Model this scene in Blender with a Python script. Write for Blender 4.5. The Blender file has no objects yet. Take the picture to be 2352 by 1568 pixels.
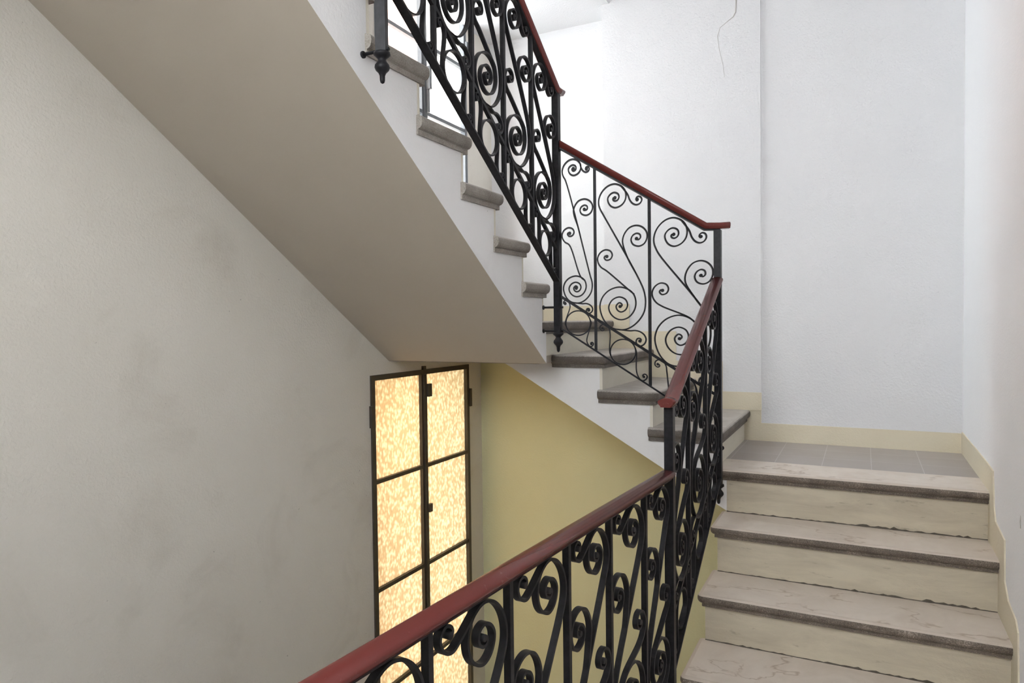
import bpy, math, random
from mathutils import Vector, Matrix
C = bpy.context.scene.collection
SC = bpy.context.scene

# ------------------------------------------------------------------ camera
def make_camera():
    yaw, pit, rol = (math.radians(a) for a in (27.0216, 1.6368, -0.7123))
    fw = Vector((-math.sin(yaw), math.cos(yaw), 0)); rt = Vector((math.cos(yaw), math.sin(yaw), 0)); up = Vector((0, 0, 1))
    f = fw*math.cos(pit) - up*math.sin(pit); u = up*math.cos(pit) + fw*math.sin(pit)
    R = rt*math.cos(rol) + u*math.sin(rol); U = u*math.cos(rol) - rt*math.sin(rol)
    cam = bpy.data.cameras.new('camera'); o = bpy.data.objects.new('camera', cam); C.objects.link(o)
    cam.sensor_width = 36.0; cam.lens = 1584.06/2352*36.0; cam.clip_start = 0.02
    m = Matrix((R, U, -f)).transposed().to_4x4(); m.translation = Vector((0, 0, 0.7182))
    o.matrix_world = m; SC.camera = o
make_camera()

# ------------------------------------------------------------------ world, lights, exposure
def make_world():
    w = bpy.data.worlds.new('daylight'); SC.world = w; w.use_nodes = True
    n = w.node_tree.nodes; bg = n['Background']
    bg.inputs['Color'].default_value = (0.95, 0.97, 1.0, 1); bg.inputs['Strength'].default_value = 14.0
make_world()
def area(name, loc, rot, sx, sy, power, col, portal=False):
    l = bpy.data.lights.new(name, 'AREA'); l.shape = 'RECTANGLE'; l.size = sx; l.size_y = sy; l.energy = power; l.color = col
    if portal: l.cycles.is_portal = True
    o = bpy.data.objects.new(name, l); C.objects.link(o); o.location = loc; o.rotation_euler = rot; return o
HP = math.pi/2
#area('sky_portal_upper_window', (-2.78, 3.6, 2.15), (0, -HP, 0), 1.9, 0.96, 1, (1, 1, 1), True)     # faces +X
#area('sky_portal_near_opening', (-0.3, -1.62, 1.25), (HP, 0, 0), 2.6, 2.3, 1, (1, 1, 1), True)       # faces +Y
area('warm_courtyard_lamp', (-3.1, 3.1, 0.2), (0, -HP*0.8, 0), 0.8, 0.8, 20, (1.0, 0.80, 0.52))
SC.view_settings.view_transform = 'Standard'; SC.view_settings.look = 'None'
SC.view_settings.gamma = 1.0; SC.view_settings.use_curve_mapping = False
SC.view_settings.exposure = 0.05

# ------------------------------------------------------------------ materials
def nodemat(name):
    m = bpy.data.materials.new(name); m.use_nodes = True
    nt = m.node_tree; return m, nt, nt.nodes['Principled BSDF']
def ND(nt, t, **kw):
    n = nt.nodes.new(t)
    for k, v in kw.items(): setattr(n, k, v)
    return n
def noise(nt, co, scale, detail=4, rough=.55, dist=0):
    n = ND(nt, 'ShaderNodeTexNoise'); n.inputs['Scale'].default_value = scale; n.inputs['Detail'].default_value = detail
    n.inputs['Roughness'].default_value = rough; n.inputs['Distortion'].default_value = dist
    nt.links.new(co, n.inputs['Vector']); return n
def ramp(nt, fac, stops):
    r = ND(nt, 'ShaderNodeValToRGB'); nt.links.new(fac, r.inputs['Fac']); e = r.color_ramp.elements
    while len(e) < len(stops): e.new(.5)
    for i, (p, c) in enumerate(stops): e[i].position = p; e[i].color = (*c, 1) if len(c) == 3 else c
    return r
def mix(nt, fac, a, b, mode='MIX'):
    m = ND(nt, 'ShaderNodeMix', data_type='RGBA', blend_type=mode)
    for s, v in ((0, fac), (6, a), (7, b)):
        if hasattr(v, 'links') or isinstance(v, bpy.types.NodeSocket): nt.links.new(v, m.inputs[s])
        else: m.inputs[s].default_value = v if s == 0 else (*v, 1)
    return m.outputs[2]
def bump(nt, bs, hts, strength=.3, dist=.002):
    prev = None
    for h, st, d in hts:
        b = ND(nt, 'ShaderNodeBump'); b.inputs['Strength'].default_value = st; b.inputs['Distance'].default_value = d
        nt.links.new(h, b.inputs['Height'])
        if prev: nt.links.new(prev, b.inputs['Normal'])
        prev = b.outputs['Normal']
    nt.links.new(prev, bs.inputs['Normal'])
def coord(nt): return ND(nt, 'ShaderNodeNewGeometry').outputs['Position']

def plaster(name, col, col2, rough=.9, grain=.35, smudge=None, sm_amt=.5):
    m, nt, bs = nodemat(name); co = coord(nt)
    big = noise(nt, co, 1.3, 5, .6)
    c = mix(nt, ramp(nt, big.outputs['Fac'], [(.35, (0, 0, 0)), (.7, (1, 1, 1))]).outputs['Color'], col, col2)
    if smudge:
        s = noise(nt, co, 2.6, 6, .62, .6); r = ramp(nt, s.outputs['Fac'], [(.56, (0, 0, 0)), (.78, (sm_amt,)*3)])
        c = mix(nt, r.outputs['Color'], c, smudge)
        sp = noise(nt, co, 38, 2, .5); r2 = ramp(nt, sp.outputs['Fac'], [(.77, (0, 0, 0)), (.80, (.55,)*3)])
        c = mix(nt, r2.outputs['Color'], c, tuple(v*.45 for v in smudge))
    nt.links.new(c, bs.inputs['Base Color']); bs.inputs['Roughness'].default_value = rough
    g1 = noise(nt, co, 95, 3, .6); g2 = noise(nt, co, 7, 4, .5)
    bump(nt, bs, [(g2.outputs['Fac'], .25, .006), (g1.outputs['Fac'], grain, .004)])
    return m
M = {}
M['white'] = plaster('white_plaster', (.755, .755, .76), (.72, .72, .73), grain=.65)
M['white_right'] = plaster('lit_white_plaster', (.87, .875, .885), (.84, .85, .865), grain=.3)  # stronger light on the right wall put into a paler white
M['leftwall'] = plaster('grey_white_plaster', (.745, .715, .65), (.705, .67, .60), grain=.5, smudge=(.42, .37, .30), sm_amt=.3)
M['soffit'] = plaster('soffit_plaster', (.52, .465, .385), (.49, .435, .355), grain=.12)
M['string'] = plaster('stringer_plaster', (.82, .81, .80), (.76, .75, .735), grain=.25, smudge=(.5, .47, .43), sm_amt=.2)
M['yellow'] = plaster('yellow_plaster', (.70, .675, .42), (.66, .635, .385), grain=.4)
M['band'] = plaster('beige_painted_base', (.73, .665, .515), (.68, .61, .46), grain=.5)
def dirty_riser():
    m, nt, bs = nodemat('dirty_riser_plaster'); co = coord(nt)
    mp = ND(nt, 'ShaderNodeMapping'); mp.inputs['Scale'].default_value = (.35, 1, 1.6); nt.links.new(co, mp.inputs['Vector'])
    a = noise(nt, mp.outputs['Vector'], 7, 6, .65, .4); c = mix(nt, ramp(nt, a.outputs['Fac'], [(.40, (0, 0, 0)), (.72, (.8,)*3)]).outputs['Color'], (.60, .535, .41), (.40, .345, .265))
    q = noise(nt, mp.outputs['Vector'], 26, 4, .7); c = mix(nt, ramp(nt, q.outputs['Fac'], [(.62, (0, 0, 0)), (.72, (.55,)*3)]).outputs['Color'], c, (.24, .20, .15))
    nt.links.new(c, bs.inputs['Base Color']); bs.inputs['Roughness'].default_value = .85
    g1 = noise(nt, co, 110, 3, .6); bump(nt, bs, [(a.outputs['Fac'], .3, .006), (g1.outputs['Fac'], .3, .003)]); return m
M['riser'] = dirty_riser()
M['riser_pale'] = plaster('pale_riser_plaster', (.74, .70, .60), (.70, .66, .55), grain=.3, smudge=(.5, .45, .36), sm_amt=.25)

def marble(name, base, base2, vein, rough=.38):
    m, nt, bs = nodemat(name); co = coord(nt)
    n1 = noise(nt, co, 5, 6, .6, .8)
    c = mix(nt, ramp(nt, n1.outputs['Fac'], [(.35, (0, 0, 0)), (.68, (1, 1, 1))]).outputs['Color'], base, base2)
    mp = ND(nt, 'ShaderNodeMapping'); mp.inputs['Rotation'].default_value = (0, 0, .6); mp.inputs['Scale'].default_value = (1.0, 2.2, 1); nt.links.new(co, mp.inputs['Vector'])
    v = noise(nt, mp.outputs['Vector'], 1.9, 5, .55, .35)
    r = ramp(nt, v.outputs['Fac'], [(.488, (0, 0, 0)), (.4995, (.62,)*3), (.511, (0, 0, 0))])
    br = noise(nt, co, 4, 3); r3 = ramp(nt, br.outputs['Fac'], [(.40, (0, 0, 0)), (.52, (1, 1, 1))])
    vm = mix(nt, 1.0, r.outputs['Color'], r3.outputs['Color'], 'MULTIPLY')
    c = mix(nt, vm, c, vein)
    nt.links.new(c, bs.inputs['Base Color'])
    rn = noise(nt, co, 14, 4); rr = ramp(nt, rn.outputs['Fac'], [(.3, (rough-.1,)*3), (.7, (rough+.15,)*3)])
    nt.links.new(rr.outputs['Color'], bs.inputs['Roughness'])
    bump(nt, bs, [(rn.outputs['Fac'], .12, .002)])
    return m
M['marble'] = marble('worn_cream_marble', (.72, .645, .565), (.62, .54, .46), (.33, .23, .15))
M['stone'] = marble('grey_stone', (.47, .435, .395), (.40, .37, .335), (.33, .29, .25), .42)
def grime(name, dark, mid, light, lo, hi, wz=.35):
    m, nt, bs = nodemat(name); co = coord(nt)
    n1 = noise(nt, co, 260, 3, .75); n2 = noise(nt, co, 11, 5, .6)
    g = ND(nt, 'ShaderNodeNewGeometry'); sx = ND(nt, 'ShaderNodeSeparateXYZ'); nt.links.new(g.outputs['True Normal'], sx.inputs[0])
    def math_(op, a, b_):
        q = ND(nt, 'ShaderNodeMath', operation=op)
        for k, v in enumerate((a, b_)):
            if isinstance(v, (int, float)): q.inputs[k].default_value = v
            else: nt.links.new(v, q.inputs[k])
        return q.outputs[0]
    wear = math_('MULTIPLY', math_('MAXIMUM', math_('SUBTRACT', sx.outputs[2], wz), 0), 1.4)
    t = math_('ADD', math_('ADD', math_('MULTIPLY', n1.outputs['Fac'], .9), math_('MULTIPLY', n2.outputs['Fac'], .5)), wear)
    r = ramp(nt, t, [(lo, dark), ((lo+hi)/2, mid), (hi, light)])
    nt.links.new(r.outputs['Color'], bs.inputs['Base Color']); bs.inputs['Roughness'].default_value = .7
    bump(nt, bs, [(n1.outputs['Fac'], .6, .004), (n2.outputs['Fac'], .3, .008)])
    return m
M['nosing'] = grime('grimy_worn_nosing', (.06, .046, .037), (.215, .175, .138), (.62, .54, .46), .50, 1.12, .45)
M['stone_edge'] = grime('weathered_stone_edge', (.17, .15, .125), (.33, .30, .26), (.46, .425, .385), .45, .95)

def iron():
    m, nt, bs = nodemat('black_painted_iron'); co = coord(nt)
    n = noise(nt, co, 60, 3); r = ramp(nt, n.outputs['Fac'], [(.3, (.007, .007, .008)), (.75, (.018, .018, .021))])
    nt.links.new(r.outputs['Color'], bs.inputs['Base Color']); bs.inputs['Roughness'].default_value = .42
    bs.inputs['Specular IOR Level'].default_value = .24
    bump(nt, bs, [(n.outputs['Fac'], .15, .002)]); return m
M['iron'] = iron()
def redwood():
    m, nt, bs = nodemat('red_brown_painted_wood'); co = coord(nt)
    n = noise(nt, co, 6, 5, .6); c = mix(nt, n.outputs['Fac'], (.16, .035, .030), (.12, .026, .023))
    w = noise(nt, co, 34, 1, .4, 3.0); r = ramp(nt, w.outputs['Fac'], [(.70, (0, 0, 0)), (.73, (.35,)*3)])
    g = noise(nt, co, 5, 2); rg = ramp(nt, g.outputs['Fac'], [(.50, (0, 0, 0)), (.60, (1, 1, 1))])
    f = mix(nt, 1.0, r.outputs['Color'], rg.outputs['Color'], 'MULTIPLY')
    c = mix(nt, f, c, (.30, .14, .12))
    nt.links.new(c, bs.inputs['Base Color'])
    rr = ramp(nt, n.outputs['Fac'], [(.3, (.22,)*3), (.7, (.27,)*3)]); nt.links.new(rr.outputs['Color'], bs.inputs['Roughness'])
    bs.inputs['Specular IOR Level'].default_value = .32; bump(nt, bs, [(n.outputs['Fac'], .05, .002)]); return m
M['red'] = redwood()
def tile():
    m, nt, bs = nodemat('grey_beige_floor_tile'); co = coord(nt)
    mp = ND(nt, 'ShaderNodeMapping'); nt.links.new(co, mp.inputs['Vector']); mp.inputs['Location'].default_value = (.180, -3.645, 0)
    b = ND(nt, 'ShaderNodeTexBrick'); nt.links.new(mp.outputs['Vector'], b.inputs['Vector'])
    b.offset = 0; b.inputs['Scale'].default_value = 1; b.inputs['Brick Width'].default_value = .215; b.inputs['Row Height'].default_value = .215
    b.inputs['Mortar Size'].default_value = .0022; b.inputs['Mortar Smooth'].default_value = .3
    b.inputs['Color1'].default_value = (.36, .32, .29, 1); b.inputs['Color2'].default_value = (.40, .36, .335, 1); b.inputs['Mortar'].default_value = (.56, .54, .52, 1)
    n = noise(nt, co, 4, 5); c = mix(nt, .35, b.outputs['Color'], ramp(nt, n.outputs['Fac'], [(.3, (.34, .29, .26)), (.7, (.45, .42, .40))]).outputs['Color'])
    nt.links.new(c, bs.inputs['Base Color']); bs.inputs['Roughness'].default_value = .35
    bump(nt, bs, [(n.outputs['Fac'], .05, .003)]); return m
M['tile'] = tile()
def pebble_glass():
    m = bpy.data.materials.new('pebbled_glass'); m.use_nodes = True; nt = m.node_tree; nt.nodes.clear()
    out = ND(nt, 'ShaderNodeOutputMaterial'); co = coord(nt)
    v = ND(nt, 'ShaderNodeTexVoronoi', feature='SMOOTH_F1'); v.inputs['Scale'].default_value = 52; v.inputs['Smoothness'].default_value = .5
    mp = ND(nt, 'ShaderNodeMapping'); mp.inputs['Scale'].default_value = (1, 1.15, .8); nt.links.new(co, mp.inputs['Vector'])
    nt.links.new(mp.outputs['Vector'], v.inputs['Vector'])
    b = ND(nt, 'ShaderNodeBump'); b.inputs['Strength'].default_value = .9; b.inputs['Distance'].default_value = .012
    nt.links.new(v.outputs['Distance'], b.inputs['Height'])
    tr = ND(nt, 'ShaderNodeBsdfTranslucent'); nt.links.new(ramp(nt, v.outputs['Distance'], [(.05, (.50, .45, .36)), (.35, (.425, .375, .285)), (.62, (.33, .28, .195))]).outputs['Color'], tr.inputs['Color']); nt.links.new(b.outputs['Normal'], tr.inputs['Normal'])
    gl = ND(nt, 'ShaderNodeBsdfGlossy'); gl.inputs['Roughness'].default_value = .12; nt.links.new(b.outputs['Normal'], gl.inputs['Normal'])
    mx = ND(nt, 'ShaderNodeMixShader'); mx.inputs[0].default_value = .07
    nt.links.new(tr.outputs[0], mx.inputs[1]); nt.links.new(gl.outputs[0], mx.inputs[2]); nt.links.new(mx.outputs[0], out.inputs[0]); return m
M['pebble'] = pebble_glass()
def clear_glass():
    m = bpy.data.materials.new('clear_glass'); m.use_nodes = True; nt = m.node_tree; nt.nodes.clear()
    out = ND(nt, 'ShaderNodeOutputMaterial'); t = ND(nt, 'ShaderNodeBsdfTransparent'); t.inputs['Color'].default_value = (.91, .92, .92, 1)
    g = ND(nt, 'ShaderNodeBsdfGlossy'); g.inputs['Roughness'].default_value = .03
    mx = ND(nt, 'ShaderNodeMixShader'); mx.inputs[0].default_value = .06
    nt.links.new(t.outputs[0], mx.inputs[1]); nt.links.new(g.outputs[0], mx.inputs[2]); nt.links.new(mx.outputs[0], out.inputs[0]); return m
M['glass'] = clear_glass()
def simple(name, col, col2, sc=8, rough=.6):
    m, nt, bs = nodemat(name); co = coord(nt); n = noise(nt, co, sc, 4)
    nt.links.new(mix(nt, n.outputs['Fac'], col, col2), bs.inputs['Base Color']); bs.inputs['Roughness'].default_value = rough; return m
M['sash'] = simple('dark_window_steel', (.035, .030, .024), (.075, .062, .045), 30, .5)
M['sash_grey'] = simple('grey_window_steel', (.10, .11, .12), (.16, .17, .18), 30, .4)
M['pink'] = simple('pink_facade_render', (.66, .40, .33), (.72, .47, .40), 3, .9)
M['stone_edge_dark'] = grime('dark_weathered_stone_edge', (.075, .063, .053), (.175, .152, .13), (.46, .425, .385), .45, 1.15, .5)
M['joint'] = simple('black_joint_dirt', (.06, .05, .04), (.15, .13, .10), 60, .95)
M['crack'] = simple('dark_plaster_crack', (.45, .43, .40), (.58, .56, .53), 40, .95)

# ------------------------------------------------------------------ mesh helpers
class MB:
    def __init__(s): s.v = []; s.f = []; s.m = []; s.sm = []
    def face(s, idx, m=0, sm=False): s.f.append(idx); s.m.append(m); s.sm.append(sm)
    def add(s, vs): i = len(s.v); s.v += [tuple(p) for p in vs]; return i
    def box(s, x0, x1, y0, y1, z0, z1, m=0):
        i = s.add([(x, y, z) for z in (z0, z1) for y in (y0, y1) for x in (x0, x1)])
        for q in ((0, 2, 3, 1), (4, 5, 7, 6), (0, 1, 5, 4), (2, 6, 7, 3), (0, 4, 6, 2), (1, 3, 7, 5)): s.face([i+k for k in q], m)
    def prism(s, a, b, m=0, mcap=None):        # two polygons with matching corners, joined
        n = len(a); i = s.add(a); j = s.add(b)
        s.face([i+k for k in range(n)][::-1], m if mcap is None else mcap); s.face([j+k for k in range(n)], m if mcap is None else mcap)
        for k in range(n): s.face([i+k, i+(k+1) % n, j+(k+1) % n, j+k], m)
    def lathe(s, cx, cy, prof, n=16, m=0):     # prof: (r, z) from top to bottom
        rings = [s.add([(cx+r*math.cos(2*math.pi*k/n), cy+r*math.sin(2*math.pi*k/n), z) for k in range(n)]) for r, z in prof]
        for a, b in zip(rings, rings[1:]):
            for k in range(n): s.face([a+k, b+k, b+(k+1) % n, a+(k+1) % n], m, True)
        s.face([rings[0]+k for k in range(n)], m); s.face([rings[-1]+k for k in range(n)][::-1], m)
    def tube(s, pts, r, n=8, m=0):
        pts = [Vector(p) for p in pts]; rings = []
        for k, p in enumerate(pts):
            t = (pts[min(k+1, len(pts)-1)]-pts[max(k-1, 0)]).normalized()
            a = t.orthogonal().normalized() if k == 0 else (a - t*a.dot(t)).normalized()
            b = t.cross(a); rr = r[k] if isinstance(r, (list, tuple)) else r
            rings.append(s.add([p+(a*math.cos(2*math.pi*q/n)+b*math.sin(2*math.pi*q/n))*rr for q in range(n)]))
        for a_, b_ in zip(rings, rings[1:]):
            for q in range(n): s.face([a_+q, a_+(q+1) % n, b_+(q+1) % n, b_+q], m, True)
        s.face([rings[0]+q for q in range(n)][::-1], m); s.face([rings[-1]+q for q in range(n)], m)
    def build(s, name, mats, parent=None, loc=None):
        me = bpy.data.meshes.new(name); me.from_pydata(s.v, [], s.f)
        for mt in (mats if isinstance(mats, (list, tuple)) else [mats]): me.materials.append(mt)
        for p, mi, sm in zip(me.polygons, s.m, s.sm): p.material_index = mi; p.use_smooth = sm
        me.validate(); me.update()
        o = bpy.data.objects.new(name, me); C.objects.link(o)
        if parent: o.parent = parent
        if loc: o.location = loc
        import bmesh
        bm = bmesh.new(); bm.from_mesh(me); bmesh.ops.recalc_face_normals(bm, faces=bm.faces); bm.to_mesh(me); bm.free()
        return o
def empty(name, loc, rz=0):
    o = bpy.data.objects.new(name, None); C.objects.link(o); o.location = loc; o.rotation_euler = (0, 0, rz); o.empty_display_size = .1; return o
def tag(o, label=None, cat=None, group=None, kind=None):
    if label: o['label'] = label
    if cat: o['category'] = cat
    if group: o['group'] = group
    if kind: o['kind'] = kind
    return o
def struct(o, label=None, cat=None): return tag(o, label, cat, kind='structure')

# ------------------------------------------------------------------ measurements (metres, landing tiles at z = 0)
XR, XL, YB, YRC, YN = .4638, -2.43, 4.27, 4.47, -1.5
R = .18
SX2 = -.585                       # inner face of the right flight
SY3 = 3.395                       # inner face of the back flight
SX4 = -1.385                      # inner face of the left flight
F2 = [(3.368, 0.0), (3.126, -.2075), (2.851, -.4166), (2.543, -.6145)]      # nosing front, tread top
ZL = -.82                         # landing under the camera
F3 = [-.595, -.907, -1.172, -1.432]
F4 = [3.100, 2.883, 2.622, 2.362, 2.072, 1.80, 1.53, 1.26]

# ------------------------------------------------------------------ room shell
b = MB()
WT = .36
# left wall as blocks around two windows
W1 = (3.03, 4.085, -1.99, .43); W2 = (3.125, 4.105, 1.22, 3.10)
b.box(XL-WT, XL, YN, W1[0], -2.7, 3.4); b.box(XL-WT, XL, W2[1], YRC+.2, -2.7, 3.4)
b.box(XL-WT, XL, W1[0], W2[1], W1[3], W2[2]); b.box(XL-WT, XL, W1[0], W2[1], -2.7, W1[2]); b.box(XL-WT, XL, W1[0], W2[1], W2[3], 3.4)
b.box(XL-WT, XL, W1[0], W2[0], W2[2], W2[3]); b.box(XL-WT, XL, W1[1], W2[1], W1[2], W1[3])
struct(b.build('wall_left', M['leftwall']), 'long grey-white plaster wall with two steel windows', 'wall')
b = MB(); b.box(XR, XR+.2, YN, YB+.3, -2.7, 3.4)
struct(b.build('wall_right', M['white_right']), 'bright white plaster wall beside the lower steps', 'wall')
LINE = [(XL, .52), (-1.70, .52), (-.60, -.10), (XR, -.10)]      # hidden seam behind the back flight
def wallstrip(b, x0, x1, y0, y1, line, ztop):
    xs = sorted({x0, x1} | {x for x, z in line if x0 < x < x1})
    def zl(x):
        for (xa, za), (xb, zb) in zip(line, line[1:]):
            if xa <= x <= xb: return za+(zb-za)*(x-xa)/(xb-xa)
        return line[-1][1]
    for a, c in zip(xs, xs[1:]): b.prism([(a, y0, zl(a)), (c, y0, zl(c)), (c, y0, ztop), (a, y0, ztop)], [(a, y1, zl(a)), (c, y1, zl(c)), (c, y1, ztop), (a, y1, ztop)])
b = MB(); wallstrip(b, -1.497, XR, YB, YB+.3, LINE, 3.4); wallstrip(b, -1.497, -.535, YB-.012, YB, [(x, max(z+.28, .12)) for x, z in LINE], 3.4); b.box(XL, -1.497, YRC, YRC+.1, .52, 3.4)
struct(b.build('wall_back', M['white']), 'white plaster wall behind the landing and back flight', 'wall')
b = MB(); wallstrip(b, XL, XR, YB, YB+.3, LINE, -2.7)
b.build('wall_back_lower', M['yellow']); struct(bpy.data.objects['wall_back_lower'], 'pale yellow plaster wall seen below the back flight', 'wall')
b = MB()
for x0, x1, z0, z1 in ((XL, XR, -2.7, 1.45), (XL, XR, 3.2, 3.4), (XL, -1.36, 1.45, 3.2), (-.05, XR, 1.45, 3.2)): b.box(x0, x1, YN-.1, YN, z0, z1)  # gap between the blocks is an added opening for sky fill light
struct(b.build('wall_near', M['white']), 'wall behind the camera with wide opening added for fill light', 'wall')
b = MB(); b.box(XL-.3, XR+.2, YN-.1, 2.95, 3.3, 3.4); b.box(-.80, XR+.2, 2.95, YB+.3, 3.3, 3.4); b.box(-.25, XR, 3.35, YB, 2.62, 2.76)  # last box: unseen slab added to shade the back wall's top right
b.prism([(XL, 2.95, 2.735), (-1.45, 2.95, 2.735), (-.80, 2.95, 3.3), (-.80, 2.95, 3.4), (XL, 2.95, 3.4)],
        [(XL, YRC+.1, 2.735), (-1.45, YRC+.1, 2.735), (-.80, YRC+.1, 3.3), (-.80, YRC+.1, 3.4), (XL, YRC+.1, 3.4)])
struct(b.build('ceiling', M['white']), 'white plaster ceiling over the stairwell, plus an added shading slab', 'ceiling')
b = MB(); b.box(XL, XR, YN, YB, -2.7, -2.6)
struct(b.build('floor', M['tile']), 'bottom floor of the stairwell', 'floor')

# crack in the back wall plaster
b = MB()
pts = [(-.668, 2.60), (-.673, 2.516), (-.686, 2.493), (-.725, 2.468), (-.761, 2.445), (-.776, 2.397), (-.769, 2.332), (-.745, 2.22), (-.737, 2.15)]
b.tube([(x, YB-.0125, z) for x, z in pts], [.003, .004, .003, .0016, .0014, .0016, .0012, .0010, .0006], 5)
struct(b.build('wall_crack', M['crack'], bpy.data.objects['wall_back']))

b = MB(); b.tube([(XR-.001, 2.772, .058), (XR-.001, 2.770, .038), (XR-.001, 2.769, .016)], [.0012, .0022, .0014], 5)
struct(b.build('wall_scratch', M['crack'], bpy.data.objects['wall_right']))

# ------------------------------------------------------------------ painted skirting bands
def band_back(name, rects, y, label):
    b = MB()
    for x0, x1, z0, z1 in rects: b.box(x0, x1, y-.006, y, z0, z1)
    struct(b.build(name, M['band']), label, 'baseboard')
band_back('baseboard_back', [(-.535, XR-.006, 0, .105), (-.645, -.535, 0, .18)], YB, 'beige painted skirting band at the back of the tiled landing')
yb = YB-.012
band_back('baseboard_flight', [(-.965, -.532, .18, .285), (-1.225, -.753, .285, .466), (-1.497, -1.032, .466, .648), (-1.497, -1.329, .648, .823)], yb, 'stepped beige skirting band climbing behind the back flight')
band_back('baseboard_corner', [(XL, -1.497, .72, .823)], YRC, 'beige skirting band in the upper corner landing')
b = MB()
poly = [(YB, .112), (3.445, .107), (3.30, .10), (3.27, -.036), (3.233, -.085), (3.038, -.102), (3.031, -.25), (2.956, -.298), (2.822, -.311), (2.782, -.34), (2.76, -.507), (2.40, -.53), (2.38, -.74), (YN, -.74),
        (YN, -.82), (2.30, -.82), (2.60, -.6145), (2.60, -.6145), (2.90, -.43), (2.90, -.4166), (3.16, -.2075), (3.16, -.20), (3.41, -.10), (3.41, 0), (YB, 0)]
# split in quads between upper outline and the stepped floor line
up = [(4.27, .112), (3.445, .107), (3.30, .10), (3.27, -.036), (3.233, -.085), (3.038, -.102), (3.031, -.25), (2.956, -.298), (2.822, -.311), (2.782, -.34), (2.765, -.52), (2.40, -.53), (2.38, -.72), (YN, -.72)]
for (ya, za), (yb2, zb) in zip(up, up[1:]):
    lo = min(za, zb) - .34
    b.prism([(XR, ya, za), (XR, yb2, zb), (XR, yb2, lo), (XR, ya, lo)], [(XR-.005, ya, za), (XR-.005, yb2, zb), (XR-.005, yb2, lo), (XR-.005, ya, lo)])
struct(b.build('baseboard_right', M['band']), 'stepped beige skirting band along the right wall', 'baseboard')

# ------------------------------------------------------------------ stone slabs with a moulded nosing
PROF = [(-.018, 0), (-.012, -.0008), (-.007, -.003), (-.003, -.0065), (-.0008, -.011), (0, -.017), (-.0008, -.024), (-.004, -.030), (-.009, -.0345), (-.016, -.037), (-.018, -.038), (-.018, -.052), (-.03, -.052)]
def slab(name, parent, x0, x1, y0, y1, z, sides, mats, ks=1.0):
    b = MB()
    cs = [(x0, y0, '-x', '-y'), (x1, y0, '+x', '-y'), (x1, y1, '+x', '+y'), (x0, y1, '-x', '+y')]
    rings = []
    for o, dz in PROF:
        dz *= ks; ring = []
        for ci, (x, y, sx, sy) in enumerate(cs):
            dx = (1 if sx[0] == '+' else -1); dy = (1 if sy[0] == '+' else -1)
            ex = x + dx*(o if sx in sides else 0); ey = y + dy*(o if sy in sides else 0)
            if sx in sides and sy in sides:
                rr = max(.022+o, .004); ccx, ccy = ex-dx*rr, ey-dy*rr
                a0 = math.atan2(0, dx) if ci % 2 else math.atan2(dy, 0)
                seq = [(math.cos(t)*dx, math.sin(t)*dy) for t in [k*HP/4 for k in range(5)]]
                pts = [(ccx+rr*c, ccy+rr*s_) for c, s_ in seq]
                if ci in (0, 2): pts = pts if ci == 2 else pts
                # keep anticlockwise order
                if ci == 0: pass
                if ci == 1: pts = pts[::-1]
                if ci == 3: pts = pts[::-1]
                ring += [(px, py, z+dz) for px, py in pts]
            else: ring.append((ex, ey, z+dz))
        rings.append(b.add(ring)); n = len(ring)
    for r0, r1 in zip(rings, rings[1:]):
        for k in range(n):
            j = (k+1) % n
            b.face([r0+k, r0+j, r1+j, r1+k], 1, False)
    b.face([rings[0]+k for k in range(n)], 0); b.face([rings[-1]+k for k in range(n)][::-1], 1)
    return b.build(name, mats, parent)

def step(label, x0, x1, y0, y1, z, sides, riser_box, mats, rmat, group, grimy=False):
    t = empty('stair_step', ((x0+x1)/2, (y0+y1)/2, z-.2)); tag(t, label, 'stair step', group)
    L = t.location
    slab('tread', t, x0-L.x, x1-L.x, y0-L.y, y1-L.y, z-L.z, sides, mats, 1.3 if mats[0] is M['stone'] else 1.0)
    if riser_box:
        b = MB(); a = riser_box; b.box(a[0]-L.x, a[1]-L.x, a[2]-L.y, a[3]-L.y, a[4]-L.z, a[5]-L.z)
        tag(b.build('riser', rmat, t), 'painted plaster riser')
        if grimy:
            rnd = random.Random(int(z*1000)); b = MB(); n = 70; P = []
            for q in range(n+1): P.append((a[0]+(a[1]-a[0])*q/n-L.x, .0025+.006*rnd.random()**2*(1 if rnd.random() < .75 else 1.8)*min(1, .35+q/n)))
            for (xa, ha), (xb, hb) in zip(P, P[1:]):
                yy, zz = a[2]-L.y, a[4]-L.z
                b.prism([(xa, yy+.002, zz), (xb, yy+.002, zz), (xb, yy+.002, zz+hb), (xa, yy+.002, zz+ha)], [(xa, yy-.002-ha*.3, zz), (xb, yy-.002-hb*.3, zz), (xb, yy-.0012, zz+hb), (xa, yy-.0012, zz+ha)])
            tag(b.build('dirt_line', M['joint'], t), 'black dirt along the foot of the riser')
    return t
TH = .052
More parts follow.
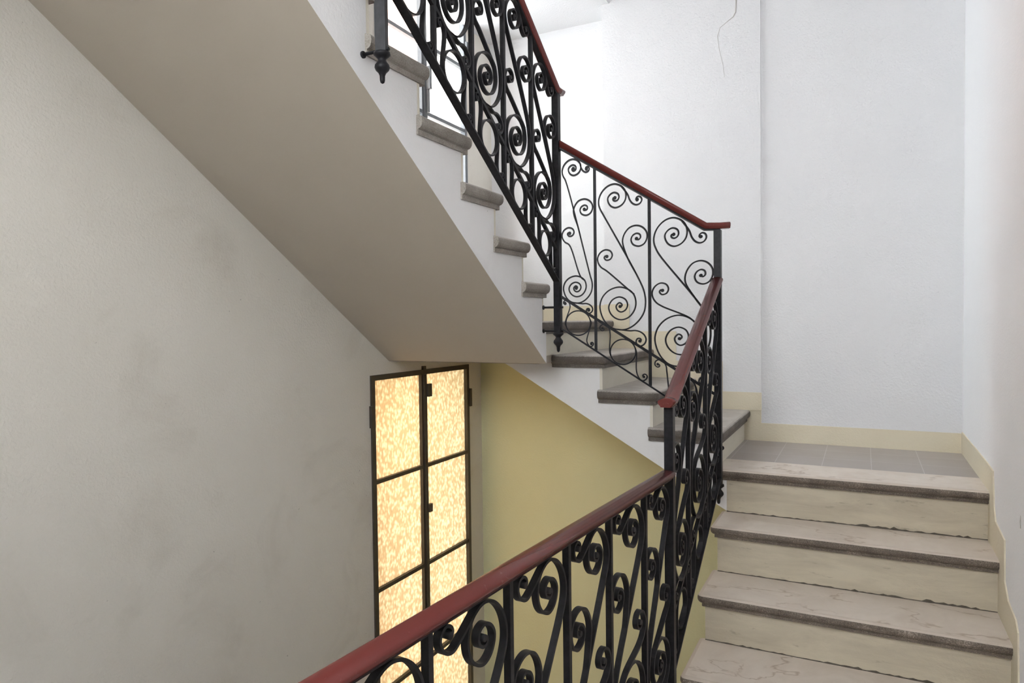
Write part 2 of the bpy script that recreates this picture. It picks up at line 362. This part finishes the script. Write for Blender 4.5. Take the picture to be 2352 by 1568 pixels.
# right flight, climbing away from the camera to the tiled landing
lab2 = ['cream marble landing edge with dark grimy nosing, topmost of the right-hand steps', 'worn cream marble step with dark nosing, first below the tiled landing',
        'worn cream marble step with cracked right end, second below the tiled landing', 'broad cream marble step at the bottom of the picture, third below the tiled landing']
for k, (y, z) in enumerate(F2):
    yb_ = 3.645 if k == 0 else F2[k-1][0]+.045
    zb = F2[k+1][1] if k < 3 else ZL
    step(lab2[k], -.6135 if k else -.632, XR, y, yb_, z, {'-x', '-y'} if k else {'-y'}, (SX2, XR, y+.035, y+.05, zb, z-TH), [M['marble'], M['nosing']], M['riser'], 'marble steps of the right flight', True)
b = MB()
prof = [(YB, -.19), (3.47, -.19), (3.47, -.40), (2.50, -1.08), (YN, -1.05), (YN, ZL), (F2[3][0]+.05, ZL), (F2[3][0]+.05, F2[3][1]-TH)]
for k in (2, 1, 0): prof += [(F2[k][0]+.05, F2[k+1][1]-TH), (F2[k][0]+.05, F2[k][1]-TH)]
prof += [(3.645, -TH), (3.645, -.012), (YB, -.012)]
b.prism([(SX2, y, z) for y, z in prof], [(XR, y, z) for y, z in prof])
tag(b.build('stair_flight', M['string']), 'plastered flight carrying the cream marble steps on the right', 'staircase')
b = MB(); b.box(-.645, XR, 3.645, YB, -.012, 0.0); b.box(-.645, -.632, 3.40, 3.645, -.012, 0.0)
struct(b.build('floor_landing', M['tile']), 'grey-beige tiled landing at the top of the right steps', 'floor')

# back flight, climbing to the left
lab3 = ['grey stone step rising from the tiled landing, lowest of the back flight', 'grey stone step of the back flight, second above the tiled landing',
        'grey stone step of the back flight, third above the tiled landing', 'grey stone step at the corner landing, topmost of the back flight']
for k, x in enumerate(F3):
    z = R*(k+1)
    xb = F3[k+1]-.055 if k < 3 else XL
    y0 = 3.365
    if k == 3: step(lab3[k], xb, x, 3.10, YRC if False else YB-.012, z, {'+x'}, (x-.05, x-.035, 3.10, YB-.012, z-R, z-TH), [M['stone'], M['stone_edge_dark']], M['riser_pale'], 'grey stone steps of the back flight')
    else: step(lab3[k], xb, x, y0, YB-.012, z, {'+x', '-y'}, (x-.05, x-.035, SY3, YB-.012, z-R, z-TH), [M['stone'], M['stone_edge_dark']], M['riser_pale'], 'grey stone steps of the back flight')
und = lambda x: .467-.58*(x+1.739)
prof = [(SX2-.0, und(SX2)), (SX2, -TH*0-.0)]
prof = [(SX2, und(SX2)), (SX2, -.055), (F3[0]-.05, -.055)]
for k, x in enumerate(F3): 
    prof += [(x-.05, R*(k+1)-TH)]
    if k < 3: prof += [(F3[k+1]-.05, R*(k+1)-TH)]
prof += [(-1.80, .72-TH), (-1.80, .50), (-1.739, .467)]
b = MB(); b.prism([(x, SY3, z) for x, z in prof], [(x, YB-.012, z) for x, z in prof])
tag(b.build('stair_flight', M['string']), 'white plastered flight carrying the grey stone steps along the back wall', 'staircase')

# left flight, climbing towards the camera
lab4 = ['grey stone tread end beside the newel, lowest of the left upper flight', 'grey stone tread end of the left upper flight, second from its bottom', 'grey stone tread end of the left upper flight, third from its bottom',
        'grey stone tread end in front of the upper window sill, fourth from the bottom', 'grey stone tread end behind the hanging newel finial, fifth from the bottom', 'stone tread of the upper flight just above the frame']
for k in range(6):
    y = F4[k]; z = .72+R*(k+1)
    yb_ = F4[k+1]-.045-.022
    step(lab4[k], XL, -1.360, yb_, y, z, {'+y', '+x'}, (XL, SX4, y-.06, y-.045, z-R, z-TH), [M['stone'], M['stone_edge']], M['riser_pale'], 'stone steps of the left upper flight')
def prof4(yb0, zb0, yt, zt):
    p = [(yb0, zb0), (yb0 if yb0 < 3.12 else 3.12, .72-TH), (F4[0]-.06, .72-TH)]
    for k in range(8):
        z = .72+R*(k+1); p.append((F4[k]-.06, z-TH)); p.append(((F4[k+1]-.06) if k < 7 else .2, z-TH))
    p += [(.2, 1.93), (yt-(1.93-zt)/.71, 1.93), (yt, zt)]
    return p
pr_, pl_ = prof4(3.085, .511, 1.486, 1.622), prof4(3.20, .505, 1.30, 1.80)
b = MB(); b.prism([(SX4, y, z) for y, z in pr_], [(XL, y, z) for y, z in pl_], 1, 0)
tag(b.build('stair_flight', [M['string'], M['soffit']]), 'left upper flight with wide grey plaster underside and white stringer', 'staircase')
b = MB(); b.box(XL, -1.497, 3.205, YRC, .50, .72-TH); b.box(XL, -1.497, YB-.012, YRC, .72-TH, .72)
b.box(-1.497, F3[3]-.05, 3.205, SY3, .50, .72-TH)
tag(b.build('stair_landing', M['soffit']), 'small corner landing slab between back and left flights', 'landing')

# ------------------------------------------------------------------ wrought iron scroll curves
def crom(P, n=10):
    P = [Vector((p[0], p[1])) for p in P]; out = []
    Q = [P[0]*2-P[1]] + P + [P[-1]*2-P[-2]]
    for i in range(1, len(Q)-2):
        p0, p1, p2, p3 = Q[i-1:i+3]
        t0 = 0; t1 = t0+max((p1-p0).length, 1e-6)**.5; t2 = t1+max((p2-p1).length, 1e-6)**.5; t3 = t2+max((p3-p2).length, 1e-6)**.5
        m = max(3, min(n, int((p2-p1).length/.0045)+2))
        for k in range(m):
            t = t1+(t2-t1)*k/m
            a1 = p0*((t1-t)/(t1-t0))+p1*((t-t0)/(t1-t0)); a2 = p1*((t2-t)/(t2-t1))+p2*((t-t1)/(t2-t1)); a3 = p2*((t3-t)/(t3-t2))+p3*((t-t2)/(t3-t2))
            b1 = a1*((t2-t)/(t2-t0))+a2*((t-t0)/(t2-t0)); b2 = a2*((t3-t)/(t3-t1))+a3*((t-t1)/(t3-t1))
            out.append(b1*((t2-t)/(t2-t1))+b2*((t-t1)/(t2-t1)))
    out.append(P[-1]); return out
def ribbon(b, P, th=.0068, dp=.0085, eye0=True, eye1=False, closed=False, taper=0):
    n = len(P); L = []; Rr = []
    for i, p in enumerate(P):
        if closed: t = P[(i+1) % n]-P[i-1]
        else: t = P[min(i+1, n-1)]-P[max(i-1, 0)]
        t = t.normalized() if t.length else Vector((1, 0)); nn = Vector((-t.y, t.x)); h = th/2
        if taper and not closed:
            e = (n-1-i)/max(1, n-1)
            if e < .12: h *= max(.25, e/.12)
        L.append(p+nn*h); Rr.append(p-nn*h)
    rows = [b.add([(q.x, -dp, q.y) for q in L]), b.add([(q.x, dp, q.y) for q in L]), b.add([(q.x, dp, q.y) for q in Rr]), b.add([(q.x, -dp, q.y) for q in Rr])]
    # separate strips so that the corners stay crisp
    for a, c in ((rows[0], rows[1]), (rows[1], rows[2]), (rows[2], rows[3]), (rows[3], rows[0])):
        for i in range(n if closed else n-1):
            j = (i+1) % n; b.face([a+i, a+j, c+j, c+i], 0, False)
    if not closed:
        b.face([rows[k] for k in range(4)]); b.face([rows[k]+n-1 for k in range(4)][::-1])
    for flag, p in ((eye0, P[0]), (eye1, P[-1])):
        if flag:
            m = 12; rr = th*1.15
            i0 = b.add([(p.x+rr*math.cos(2*math.pi*k/m), -dp*1.12, p.y+rr*math.sin(2*math.pi*k/m)) for k in range(m)])
            i1 = b.add([(p.x+rr*math.cos(2*math.pi*k/m), dp*1.12, p.y+rr*math.sin(2*math.pi*k/m)) for k in range(m)])
            for k in range(m): b.face([i0+k, i0+(k+1) % m, i1+(k+1) % m, i1+k], 0, True)
            b.face([i0+k for k in range(m)]); b.face([i1+k for k in range(m)][::-1])
def rel(pts, anchor, w): return [((x-anchor[0])/w, -(y-anchor[1])/w) for x, y in pts]
T_ = rel([(945, 1058), (915, 1060), (908, 1085), (925, 1108), (955, 1115), (997, 1093), (1018, 1043), (1000, 988), (935, 962), (868, 990), (818, 1060), (824, 1132), (870, 1203), (950, 1235), (1050, 1200), (1120, 1120), (1143, 1020),
          (1125, 930), (1060, 850), (950, 810), (850, 830), (760, 892), (690, 985), (655, 1090), (655, 1180), (682, 1262), (735, 1360)], (900, 1030), 887)
T_D = rel([(1060, 850), (1122, 930)], (900, 1030), 887)
D_ = rel([(1155, 985), (1190, 1080), (1240, 1145), (1310, 1175), (1380, 1150), (1415, 1085), (1397, 1033), (1352, 1018), (1314, 1043), (1308, 1075), (1330, 1078)], (1330, 1075), 887)
B_ = rel([(230, 325), (252, 340), (282, 315), (276, 272), (235, 255), (182, 282), (158, 340), (185, 402), (260, 427), (330, 395), (368, 320), (363, 240), (310, 175), (230, 150), (140, 177), (75, 252), (46, 340), (55, 420)], (210, 300), 695)
C_ = rel([(568, 1080), (545, 1072), (528, 1098), (558, 1135), (620, 1120), (648, 1060), (620, 1000), (545, 980), (470, 1022), (430, 1100), (437, 1170), (480, 1240), (560, 1295)], (530, 1080), 845)
S_ = rel([(1515, 430), (1548, 420), (1550, 385), (1500, 355), (1437, 420), (1460, 500), (1530, 540), (1620, 500), (1663, 400), (1620, 290), (1500, 240), (1365, 295), (1290, 430), (1320, 560), (1420, 662), (1540, 695), (1680, 650), (1790, 520),
          (1828, 370), (1790, 200), (1680, 92), (1500, 42), (1310, 98), (1172, 232), (1115, 400), (1130, 545), (1205, 720), (1330, 845), (1480, 893), (1620, 890), (1770, 820), (1905, 690), (1990, 540), (2018, 380), (2010, 230), (1955, 30)], (1560, 440), 980)
S_C = rel([(1665, 78), (1795, 190)], (1560, 440), 980)
S_E = rel([(1440, 885), (1590, 905)], (1560, 440), 980)
E_ = rel([(1700, 892), (1800, 888), (1900, 917), (1980, 985), (2010, 1070), (1983, 1150), (1910, 1198), (1842, 1178), (1812, 1110), (1840, 1052), (1890, 1047), (1913, 1080), (1888, 1100)], (1900, 1080), 980)
F_ = rel([(1168, 950), (1200, 958), (1200, 992), (1160, 1005), (1114, 960), (1126, 892), (1190, 860), (1268, 890), (1328, 980), (1345, 1100)], (1160, 940), 980)
G_ = rel([(1015, 960), (1045, 1038), (1085, 1068), (1127, 1045), (1132, 1008), (1105, 992), (1083, 1008), (1097, 1022)], (1100, 1025), 493)
def panel(rail, x0, x1, iron, mid, bot, fb=.30, fc=.545):
    """scrolls of one panel; x0 is the bar on the uphill side"""
    m = .0075; a0, a1 = x0+m, x1-m; W = a1-a0; X = lambda u: a0+u*W
    s = (iron(x0)-iron(x1))/(x1-x0); q = math.hypot(1, s); q2 = math.hypot(1, (mid(x0)-mid(x1))/(x1-x0))
    Wc = (W*.97 if W < .3 else .29)
    def place(pts, u, z, sc): return [(X(u)+px*sc, z+pz*sc) for px, pz in pts]
    def part(P, **kw):
        b = MB(); ribbon(b, P, **kw); b.build('scroll', M['iron'], rail)
    cz = lambda u, f: iron(X(u))*(1-f)+mid(X(u))*f
    Wt = Wc*(1.08 if W < .2 else 1); zT = iron(X(.316))-((.291 if s > .3 else .268)*Wt*q+.004); zS = mid(X(.495))+(.47*Wc*q2+.006)
    T = place(T_, .316*Wt/Wc, zT, Wt); S = place(S_, .495, zS, Wc)
    main = crom(T+S[::-1]); part(main, eye1=True)
    # diagonal between the two spirals
    i0 = min(range(len(main)), key=lambda i: (main[i]-Vector(T[-1])).length); i1 = min(range(len(main)), key=lambda i: (main[i]-Vector(S[-1])).length)
    diag = main[i0:i1+1]
    at = lambda z: min(diag, key=lambda p: abs(p.y-z))
    sb = .6*W+.102; zb = cz(.73, fb)
    Bp = place(B_, 1-(.227*sb+.004)/W, zb, sb); e1 = at(zb-.36*sb-.02); e2 = at(zb-.36*sb-.075)
    part(crom(Bp+[tuple(e1), tuple(e2)]))
    sc = .5*W+.5*.255; zc = cz(.16, fc)
    Cp = place(C_, (.128*sc+.004)/W, zc, sc*1.08); k1, k2 = place(S_C, .495, zS, Wc)
    part(crom(Cp+[k1, k2]))
    zD = iron(X(.80))-((.10*Wc*q+.004) if s > .3 else .029)
    Dp = place(D_, .80, zD, Wc*(.95 if s > .3 else 1.22)); ts = place(T_D, .316*Wt/Wc, zT, Wt)
    st = ts if s > .3 else [(ts[0][0]-.02, ts[0][1]+.01), ts[0]]
    if s <= .3: Dp = Dp[2:]
    part(crom((st+Dp)[::-1]))
    zE = mid(X(.845))+.098*Wc*q2+.006
    part(crom((place(S_E, .495, zS, Wc)+place(E_, .845, zE, Wc))[::-1]))
    # lower band between the two sloping bars
    xo = X(.5); gap = (mid(xo)-bot(xo))/q2; r = gap/2-.004; zo = (mid(xo)+bot(xo))/2; N = 40
    b = MB(); ribbon(b, [Vector((xo+r*math.cos(2*math.pi*k/N), zo+r*math.sin(2*math.pi*k/N))) for k in range(N)], eye0=False, closed=True, th=.006); b.build('ring', M['iron'], rail)
    sg = min(W, gap*2.1)
    Fp = place(F_, .09, mid(X(.09))-.075*sg*q2-.004, sg*.85); Gp = place(G_, .91, bot(X(.91))+.062*sg*q2+.004, sg*.85)
    part(crom(Fp+[(xo-r-.003, zo), (xo-r+.002, zo-r*.3)]), th=.0055)
    part(crom(([(xo+r-.002, zo+r*.3), (xo+r+.003, zo)]+Gp)[::-1]), th=.0055)

RAILPROF = [(-.019, 0), (-.021, .005), (-.026, .008), (-.0285, .012), (-.031, .017), (-.030, .022), (-.024, .0265), (-.014, .0295), (0, .0308), (.014, .0295), (.024, .0265), (.030, .022), (.031, .017), (.0285, .012), (.026, .008), (.021, .005), (.019, 0)]
def sweep(b, path, prof, smooth=True):
    P = [Vector(p) for p in path]; rings = []
    for i, p in enumerate(P):
        d0 = (P[i]-P[i-1]).normalized() if i else (P[1]-P[0]).normalized(); d1 = (P[i+1]-P[i]).normalized() if i < len(P)-1 else d0
        t = (d0+d1).normalized(); up = Vector((-t.y, t.x)); k = 1/max(.5, t.dot(d1))
        if i in (0,) or i == len(P)-1:
            if abs(up.y) > .2: up = Vector((0, 1/max(.3, d1.x)))if i == 0 else up; k = 1
        if up.y < 0: up = -up
        rings.append(b.add([(p.x+up.x*z*k, y, p.y+up.y*z*k) for y, z in prof]))
    n = len(prof)
    for a, c in zip(rings, rings[1:]):
        for q in range(n): b.face([a+q, a+(q+1) % n, c+(q+1) % n, c+q], 0, smooth and q < n-1)
    b.face([rings[0]+q for q in range(n)][::-1]); b.face([rings[-1]+q for q in range(n)])
RAILPROF = [(y*.88, z) for y, z in RAILPROF]
FLAT = [(-.016, 0), (-.016, .008), (.016, .008), (.016, 0)]
TOPFLAT = [(-.013, 0), (-.013, .006), (.013, .006), (.013, 0)]
SQ = [(-.0075, -.0065), (-.0075, .0065), (.0075, .0065), (.0075, -.0065)]
def railing(label, p_up, p_lo, bars, iron, mid, bot, kink, L=None, end_run=None, thick=1.0, **kw):
    """local x runs downhill from the upper post"""
    d = Vector((p_lo[0]-p_up[0], p_lo[1]-p_up[1])); L = L or d.length; rz = math.atan2(d.y, d.x)
    z0 = bot(L)
    root = empty('stair_railing', (p_up[0], p_up[1], z0), rz); tag(root, label, 'railing', None)
    i_, m_, b_ = (lambda x: iron(x)-z0), (lambda x: mid(x)-z0), (lambda x: bot(x)-z0)
    h = .016
    path = [(h, i_(h)), (kink, i_(kink))]
    if end_run: path += [(end_run[0], i_(kink)+end_run[1])]
    b = MB(); sweep(b, path, TOPFLAT, False); b.build('top_bar', M['iron'], root)
    off = .006
    path2 = [(x, z+off*math.hypot(1, (iron(0)-iron(1)))) for x, z in path]
    if end_run: path2[-1] = (end_run[0], path[-1][1]+.006); path2.append((end_run[0]+.045, path[-1][1]+.008))
    b = MB(); sweep(b, path2, [(y, z*thick) for y, z in RAILPROF]); tag(b.build('handrail', M['red'], root), 'red-brown painted wooden handrail')
    b = MB(); sweep(b, [(h, m_(h)), (L-h, m_(L-h))], SQ, False); b.build('middle_bar', M['iron'], root)
    b = MB(); sweep(b, [(h, b_(h)-.008), (L-h, b_(L-h)-.008)], FLAT, False); b.build('bottom_bar', M['iron'], root)
    for x in bars:
        b = MB(); b.box(x-.007, x+.007, -.009, .009, b_(x)-.001, i_(x)+.001); b.build('baluster', M['iron'], root)
    xs = [.012]+list(bars)+[L-.012]
    for a, c in zip(xs, xs[1:]): panel(root, a, c, i_, m_, b_, **kw)
    return root

PA, PB, PC, PD = (-.612, 2.42), (-.610, 3.33), (-1.31, 3.06), (-1.31, 1.72)
# back railing (C to B)
railing('iron scroll railing in front of the back wall, between two slim posts', PC, PB, (.180, .435), lambda x: 1.548-.600*x, lambda x: .846-.655*x, lambda x: .697-.668*x, .690, end_run=(.76, .0))
# upper railing (D to C)
L4 = 1.34
railing('iron scroll railing climbing at top centre in front of the upper window', PD, PC, tuple(L4-s for s in (1.053, .797, .543, .278)), lambda x: 1.783+.68*(L4-x), lambda x: 1.052+.71*(L4-x), lambda x: .905+.665*(L4-x), L4-.02, end_run=(L4+.012, 0))
# right flight railing (B to A)
L2 = .91
railing('iron scroll railing seen nearly edge-on beside the marble steps', PB, PA, (L2-.612, L2-.285), lambda x: .390+.542*(L2-x), lambda x: -.355+.52*(L2-x), lambda x: -.535+.565*(L2-x), L2-.03, end_run=(L2+.012, 0))
# landing railing nearest the camera
an = math.radians(4.0); L1 = 2.25; PE = (PA[0]-math.sin(an)*L1, PA[1]-math.cos(an)*L1)
railing('large iron scroll railing in the foreground with shiny level handrail', PA, PE, (.262, .549, .820, 1.105, 1.39, 1.68, 1.97), lambda x: .155, lambda x: -.578, lambda x: -.733, L1-.02, L=L1, thick=.9, fb=.335, fc=.535)

# ------------------------------------------------------------------ newel posts
def post(label, p, z0, z1, rz=0, hang=True, rods=()):
    t = empty('newel_post', (p[0], p[1], z0), 0); tag(t, label, 'post', 'square iron newel posts')
    h = .016; c, s = math.cos(rz), math.sin(rz)
    cor = [(x*c-y*s, x*s+y*c) for x, y in ((-h, -h), (h, -h), (h, h), (-h, h))]
    b = MB(); b.prism([(x, y, 0) for x, y in cor], [(x, y, z1-z0) for x, y in cor]); b.build('shaft', M['iron'], t)
    if hang:
        b = MB(); b.lathe(0, 0, [(.017, .001), (.025, -.002), (.026, -.010), (.019, -.016), (.0125, -.022), (.0125, -.027), (.016, -.032), (.022, -.040), (.0235, -.048), (.020, -.056), (.012, -.064), (.0085, -.072), (.008, -.086), (.006, -.093), (.001, -.096)]); b.build('finial', M['iron'], t)
    for (dx, dy, z) in rods:
        b = MB(); ln = Vector((dx, dy)); a = ln.normalized()*.010
        b.tube([(-a.x*2.6, -a.y*2.6, z-z0), (dx, dy, z-z0)], .0055, 8)
        pth = [Vector((dx, dy, z-z0))-Vector((a.x, a.y, 0))*.6, Vector((dx, dy, z-z0))]; b.tube(pth, .011, 10)
        b.build('wall_bracket', M['iron'], t)
    return t
post('iron newel post between foreground and right-hand railings', PA, -.80, .410)
post('iron newel post at the corner of the tiled landing', PB, -.06, 1.135, rods=((.005, .065, .10), (.005, .065, -.03)))
post('iron newel post with finial hanging in front of the corner of the back flight', PC, .665, 1.80, rods=((SX4-PC[0], -.01, .785), (SX4-PC[0], -.01, .672)))
post('iron newel post with large finial at the top edge of the picture', PD, 1.545, 2.72, rz=.35, rods=((SX4-PD[0], 0, 1.55),))
post('iron newel post at the near end of the foreground railing', PE, -.82, .35, hang=False)

# ------------------------------------------------------------------ windows
def bar(b, y0, y1, z0, z1, x0=XL-.022, x1=XL+.012): b.box(x0, x1, y0, y1, z0, z1)
def window(name, label, W, rows, mid_y, frame_mat, glass_mat, parts):
    y0, y1, z0, z1 = W
    root = empty(name, (XL, (y0+y1)/2, z0)); struct(root, label, 'window'); L = root.location
    def put(b, nm, mt): 
        b.v = [(x-L.x, y-L.y, z-L.z) for x, y, z in b.v]; return b.build(nm, mt, root)
    b = MB(); w = .030
    bar(b, y0, y0+w, z0, z1); bar(b, y1-w, y1, z0, z1); bar(b, y0+w, y1-w, z1-w, z1); bar(b, y0+w, y1-w, z0, z0+w); put(b, 'window_frame', frame_mat)
    b = MB(); bar(b, mid_y-.028, mid_y+.028, z0+w, z1-w, XL-.022, XL+.008); bar(b, mid_y-.010, mid_y+.016, z0+w, z1-w, XL+.008, XL+.018); put(b, 'meeting_stile', frame_mat)
    zs = [z0+w]+sorted(rows)+[z1-w]
    for ya, yb_ in ((y0+w, mid_y-.028), (mid_y+.028, y1-w)):
        for z in rows: b = MB(); bar(b, ya, yb_, z-.011, z+.011, XL-.018, XL+.008); put(b, 'glazing_bar', frame_mat)
        for za, zb in zip(zs, zs[1:]): b = MB(); b.box(XL-.016, XL-.012, ya-.004, yb_+.004, za-.004, zb+.004); put(b, 'pane', glass_mat)
    for nm, bx in parts: b = MB(); b.box(*bx); put(b, nm, frame_mat)
    return root
window('window_1', 'tall lower window of pebbled glass glowing warm yellow', W1, (-.171, -.785, -1.382), 3.545, M['sash'], M['pebble'],
       [('hinge', (XL, XL+.02, 4.085, 4.108, .14, .262)), ('hinge', (XL, XL+.02, 3.020, 3.042, .14, .262)), ('latch', (XL+.012, XL+.03, 3.565, 3.60, .26, .34)), ('latch', (XL+.012, XL+.03, 3.555, 3.588, -.46, -.41)), ('bolt', (XL, XL+.015, 3.53, 3.56, .43, .452))])
window('window_2', 'bright upper steel window above the left flight', W2, (1.64, 2.02, 2.445), 3.60, M['sash_grey'], M['glass'],
       [('handle', (XL+.018, XL+.05, 3.60, 3.62, 2.16, 2.30)), ('bolt', (XL+.018, XL+.034, 3.603, 3.619, 2.02, 2.16)), ('hinge', (XL+.012, XL+.03, 4.085, 4.108, 2.5, 2.62))])

# ------------------------------------------------------------------ outside
t = empty('neighbour_building', (-9.5, 9.0, -6)); tag(t, 'pale pink neighbouring house outside the upper window', 'building')
b = MB(); b.box(-2, 2, -4, 5, 0, 12.5); b.build('wall', M['pink'], t)
b = MB(); b.box(-2.4, 2.5, -4.4, 5.4, 12.5, 12.8); b.build('eaves', M['band'], t)
